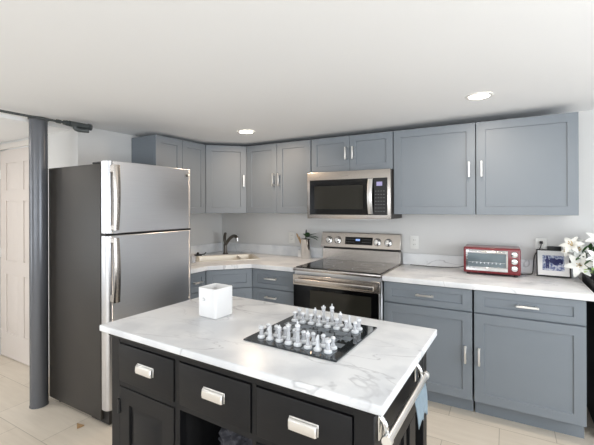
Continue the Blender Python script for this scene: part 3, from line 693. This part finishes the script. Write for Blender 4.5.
# towel rail on the right side
m = MB(); zb = .802; ub = 1.288
m.tube([(ub, .045, zb), (ub, .495, zb)], .0115, 18); m.tube([(ub, .034, zb), (ub, .050, zb)], .0145, 18); m.tube([(ub, .488, zb), (ub, .50, zb)], .0145, 18)
rail = m.build('towel_rail', 'nickel', t)
for y in (.066, .470):
    m = MB(); m.box(u1-.001, u1+.006, y-.012, y+.012, .785, .856, .003, 2); m.tube(smooth([(u1+.004, y, .848), (u1+.02, y, .83), (ub-.012, y, zb)]), [.009]*11 if False else .009, 12)
    m.build('rail_bracket', 'chrome', rail)

# towel over the rail
t = thing('towel', 'small pale blue towel hanging under the silver rail on the island', 'towel', (0, 0, 0))
t.location = (IX, IY, 0); t.rotation_euler = (0, 0, IR)
tb = bmesh.new(); rows = []
prof = [(0, -.0135), (.002, -.03), (.003, -.05), (.003, -.07), (.002, -.09), (.001, -.105)]
nv = 16
for j in range(nv+1):
    f = j/nv; v = .315+.155*f; row = []
    for i, (du, dz) in enumerate(prof):
        k = max(0, -dz)/.135; wv = .004*math.sin(f*16+i*.3)*k
        row.append(tb.verts.new((ub+du+wv+.016*k, v, zb+dz+k*.012*math.sin(f*22))))
    rows.append(row)
for a, b in zip(rows, rows[1:]):
    for i in range(len(a)-1): tb.faces.new((a[i], a[i+1], b[i+1], b[i]))
m = MB(); m.add(tb); o = m.build('towel_cloth', 'towel', t); sm = o.modifiers.new('thickness', 'SOLIDIFY'); sm.thickness = .003; sm.offset = 1

# cloth bundle in the open cubby
tb = bmesh.new(); bmesh.ops.create_icosphere(tb, subdivisions=5, radius=1)
from mathutils import noise as NZ
for v in tb.verts:
    n1 = NZ.noise(v.co*2.6)*.30 + NZ.noise(v.co*6)*.15 + abs(NZ.noise(v.co*11))*.10
    v.co *= 1+n1; v.co = Vector((v.co.x*.115, v.co.y*.10, v.co.z*.072))
lo = min(v.co.z for v in tb.verts)
for v in tb.verts: v.co.z = max(v.co.z-lo, .004) - .004
m = MB(); m.add(tb); o = m.build('fabric_bundle', 'cloth')
c_, s_ = math.cos(IR), math.sin(IR); o.location = (IX+.70*c_-.185*s_, IY+.70*s_+.185*c_, .461); o.rotation_euler = (0, 0, IR)
tag(o, 'crumpled dark patterned fabric stuffed in the open cubby of the black island', 'fabric')

def isl(u, v, z): return (IX+u*c_-v*s_, IY+u*s_+v*c_, z)
# white ceramic box on the island
BX = Vector((1.788, -2.092)); BL = Vector((1.675, -2.084)); BRt = Vector((1.815, -1.993))
bang = math.atan2((BX-BL).y, (BX-BL).x); 
t = thing('ceramic_jar', 'square white ceramic jar with a small raised knob, on the island', 'jar', (BL.x-.004, BL.y-.003, .9145), bang)
bw_ = (BX-BL).length+.006; bd_ = .118; bh = .138
r4 = lambda i, z, r: [(p[0]+bw_/2, p[1]+bd_/2, z) for p in rr(bw_/2-i, bd_/2-i, r, 0, 4)]
m = MB(); m.add(ringmesh([r4(.004, 0, .01), r4(0, .004, .012), r4(0, bh-.003, .012), r4(.002, bh, .011), r4(.006, bh, .009), r4(.008, bh-.003, .008), r4(.009, .012, .008)]))
tb = bmesh.new(); vs = [tb.verts.new(p) for p in r4(.004, 0, .01)]; tb.faces.new(vs[::-1]); m.add(tb)
m.build('jar_body', 'white', t)
m = MB(); tb = bmesh.new(); bmesh.ops.create_uvsphere(tb, u_segments=16, v_segments=10, radius=1); m.add(tb, Matrix.Translation((.042, -.004, .086)) @ Matrix.Rotation(.5, 4, 'Y') @ Matrix.Diagonal((.009, .006, .007, 1))); m.build('side_knob', 'white', t)

# ------------------------------------------------------------------ chess
bz = .9145
t = thing('chess_board', 'dark mirrored glass chess board lying on the white island top', 'chess board', isl(.67, .182, bz), IR)
box(0, .400, 0, .403, 0, .006, .0015).build('glass_slab', 'board', t)
P0, Q0, PD, QD = .055, .048, .0415, .0405
m = MB()
for i in range(8):
    for j in range(8):
        if (i+j) % 2: m.box(P0+(i-.5)*PD+.0005, P0+(i+.5)*PD-.0005, Q0+(j-.5)*QD+.0005, Q0+(j+.5)*QD-.0005, .0061, .0064)
m.build('frosted_squares', 'square', t)
base = [(.0001, 0), (.0145, 0), (.0155, .003), (.0150, .007), (.0100, .011), (.0085, .014)]
PR = dict(
    pawn=base+[(.0062, .020), (.0055, .026), (.0085, .028), (.0060, .030), (.0085, .034), (.0090, .038), (.0075, .043), (.004, .0455), (.0001, .046)],
    rook=base+[(.0080, .022), (.0078, .034), (.0110, .037), (.0112, .048), (.0080, .048), (.0078, .044), (.0001, .044)],
    bishop=base+[(.0065, .026), (.0058, .036), (.0095, .038), (.0065, .040), (.0088, .046), (.0080, .052), (.004, .058), (.0025, .060), (.003, .062), (.0001, .064)],
    queen=base+[(.0078, .026), (.0062, .044), (.0105, .047), (.0070, .049), (.0090, .058), (.0112, .063), (.0070, .064), (.003, .067), (.0035, .069), (.0001, .071)],
    king=base+[(.0078, .026), (.0066, .048), (.0108, .051), (.0072, .053), (.0098, .064), (.0100, .068), (.0060, .071), (.0001, .072)],
)
protos = {}
def make_piece(kind):
    m = MB()
    if kind == 'knight':
        m.lathe(base+[(.0001, .0145)], n=16)
        sec = [(.013, 0, .0085, .0085), (.024, .001, .0078, .0065), (.034, -.001, .0095, .006), (.043, -.003, .0125, .0055), (.049, .0, .008, .0045), (.054, .004, .003, .002)]
        m.loft([[(cx+rx*math.cos(2*PI*k/12), ry*math.sin(2*PI*k/12), z) for k in range(12)] for z, cx, rx, ry in sec])
    else:
        m.lathe(PR[kind], n=16)
        if kind == 'king': m.box(-.0016, .0016, -.0014, .0014, .071, .081); m.box(-.0045, .0045, -.0013, .0013, .0745, .0775)
    o = m.build('chess_'+kind, 'frost')
    if kind in ('king', 'queen'):
        for v in o.data.vertices: v.co.z *= 1.12
    o.data.materials.append(M['clear']); hh = max(v.co.z for v in o.data.vertices)
    for p in o.data.polygons:
        if .012 < p.center.z < hh*.80 and kind != 'knight': p.material_index = 1
    return o
order = ['rook', 'knight', 'bishop', 'queen', 'king', 'bishop', 'knight', 'rook']
nth = ['leftmost', 'second from left', 'third from left', 'fourth from left', 'fourth from right', 'third from right', 'second from right', 'rightmost']
for row, kinds, army, rk in ((0, order, 'near', 'front rank closest to the drawers'), (1, ['pawn']*8, 'near', 'pawn row of the near army'), (6, ['pawn']*8, 'far', 'pawn row of the far army'), (7, order, 'far', 'back rank closest to the range')):
    for i, kd in enumerate(kinds):
        if kd not in protos: o = protos[kd] = make_piece(kd)
        else: o = protos[kd].copy(); C.objects.link(o)
        o.location = isl(.67+P0+i*PD+random.uniform(-.002, .002), .182+Q0+row*QD+random.uniform(-.002, .002), bz+.0066)
        o.rotation_euler = (0, 0, random.uniform(-.4, .4)+(PI/2 if army == 'near' else -PI/2))
        tag(o, 'frosted glass %s, %s in the %s' % (kd, nth[i], rk), 'chess piece', 'frosted glass chess pieces of the %s army' % army)

# ------------------------------------------------------------------ recessed ceiling lights
for lab, x, y, pw, lc in (('round recessed ceiling light near the corner cabinet', .958, -.778, 5.5, (1, .76, .54)), ('round recessed ceiling light in front of the two right wall cabinets', 2.806, -.825, 5, (1, .86, .72)),
    ('round recessed ceiling light in front of the white panelled door', -.95, -2.75, 5, (1, .93, .86)), ('round recessed ceiling light over the open floor left of the island', .55, -4.3, 5, (1, .94, .88))):  # these two are unseen lamps added to brighten the door and left floor
    lz = cz(x) if x > 0 else LZ
    t = thing('recessed_light', lab, 'ceiling light', (x, y, lz-.0045), group='recessed ceiling lights')
    MB().lathe([(.078, .003), (.078, 0), (.062, -.001), (.060, .002)], n=40, cap=False).build('trim_ring', 'plate', t)
    MB().lathe([(.0605, .0015), (.0605, .0022)], n=40).build('lens', 'lamp', t)
    l = D.lights.new('downlight', 'AREA'); l.shape = 'DISK'; l.size = .11; l.energy = pw; l.color = lc
    o = D.objects.new('downlight', l); C.objects.link(o); o.location = (x, y, lz-.010)
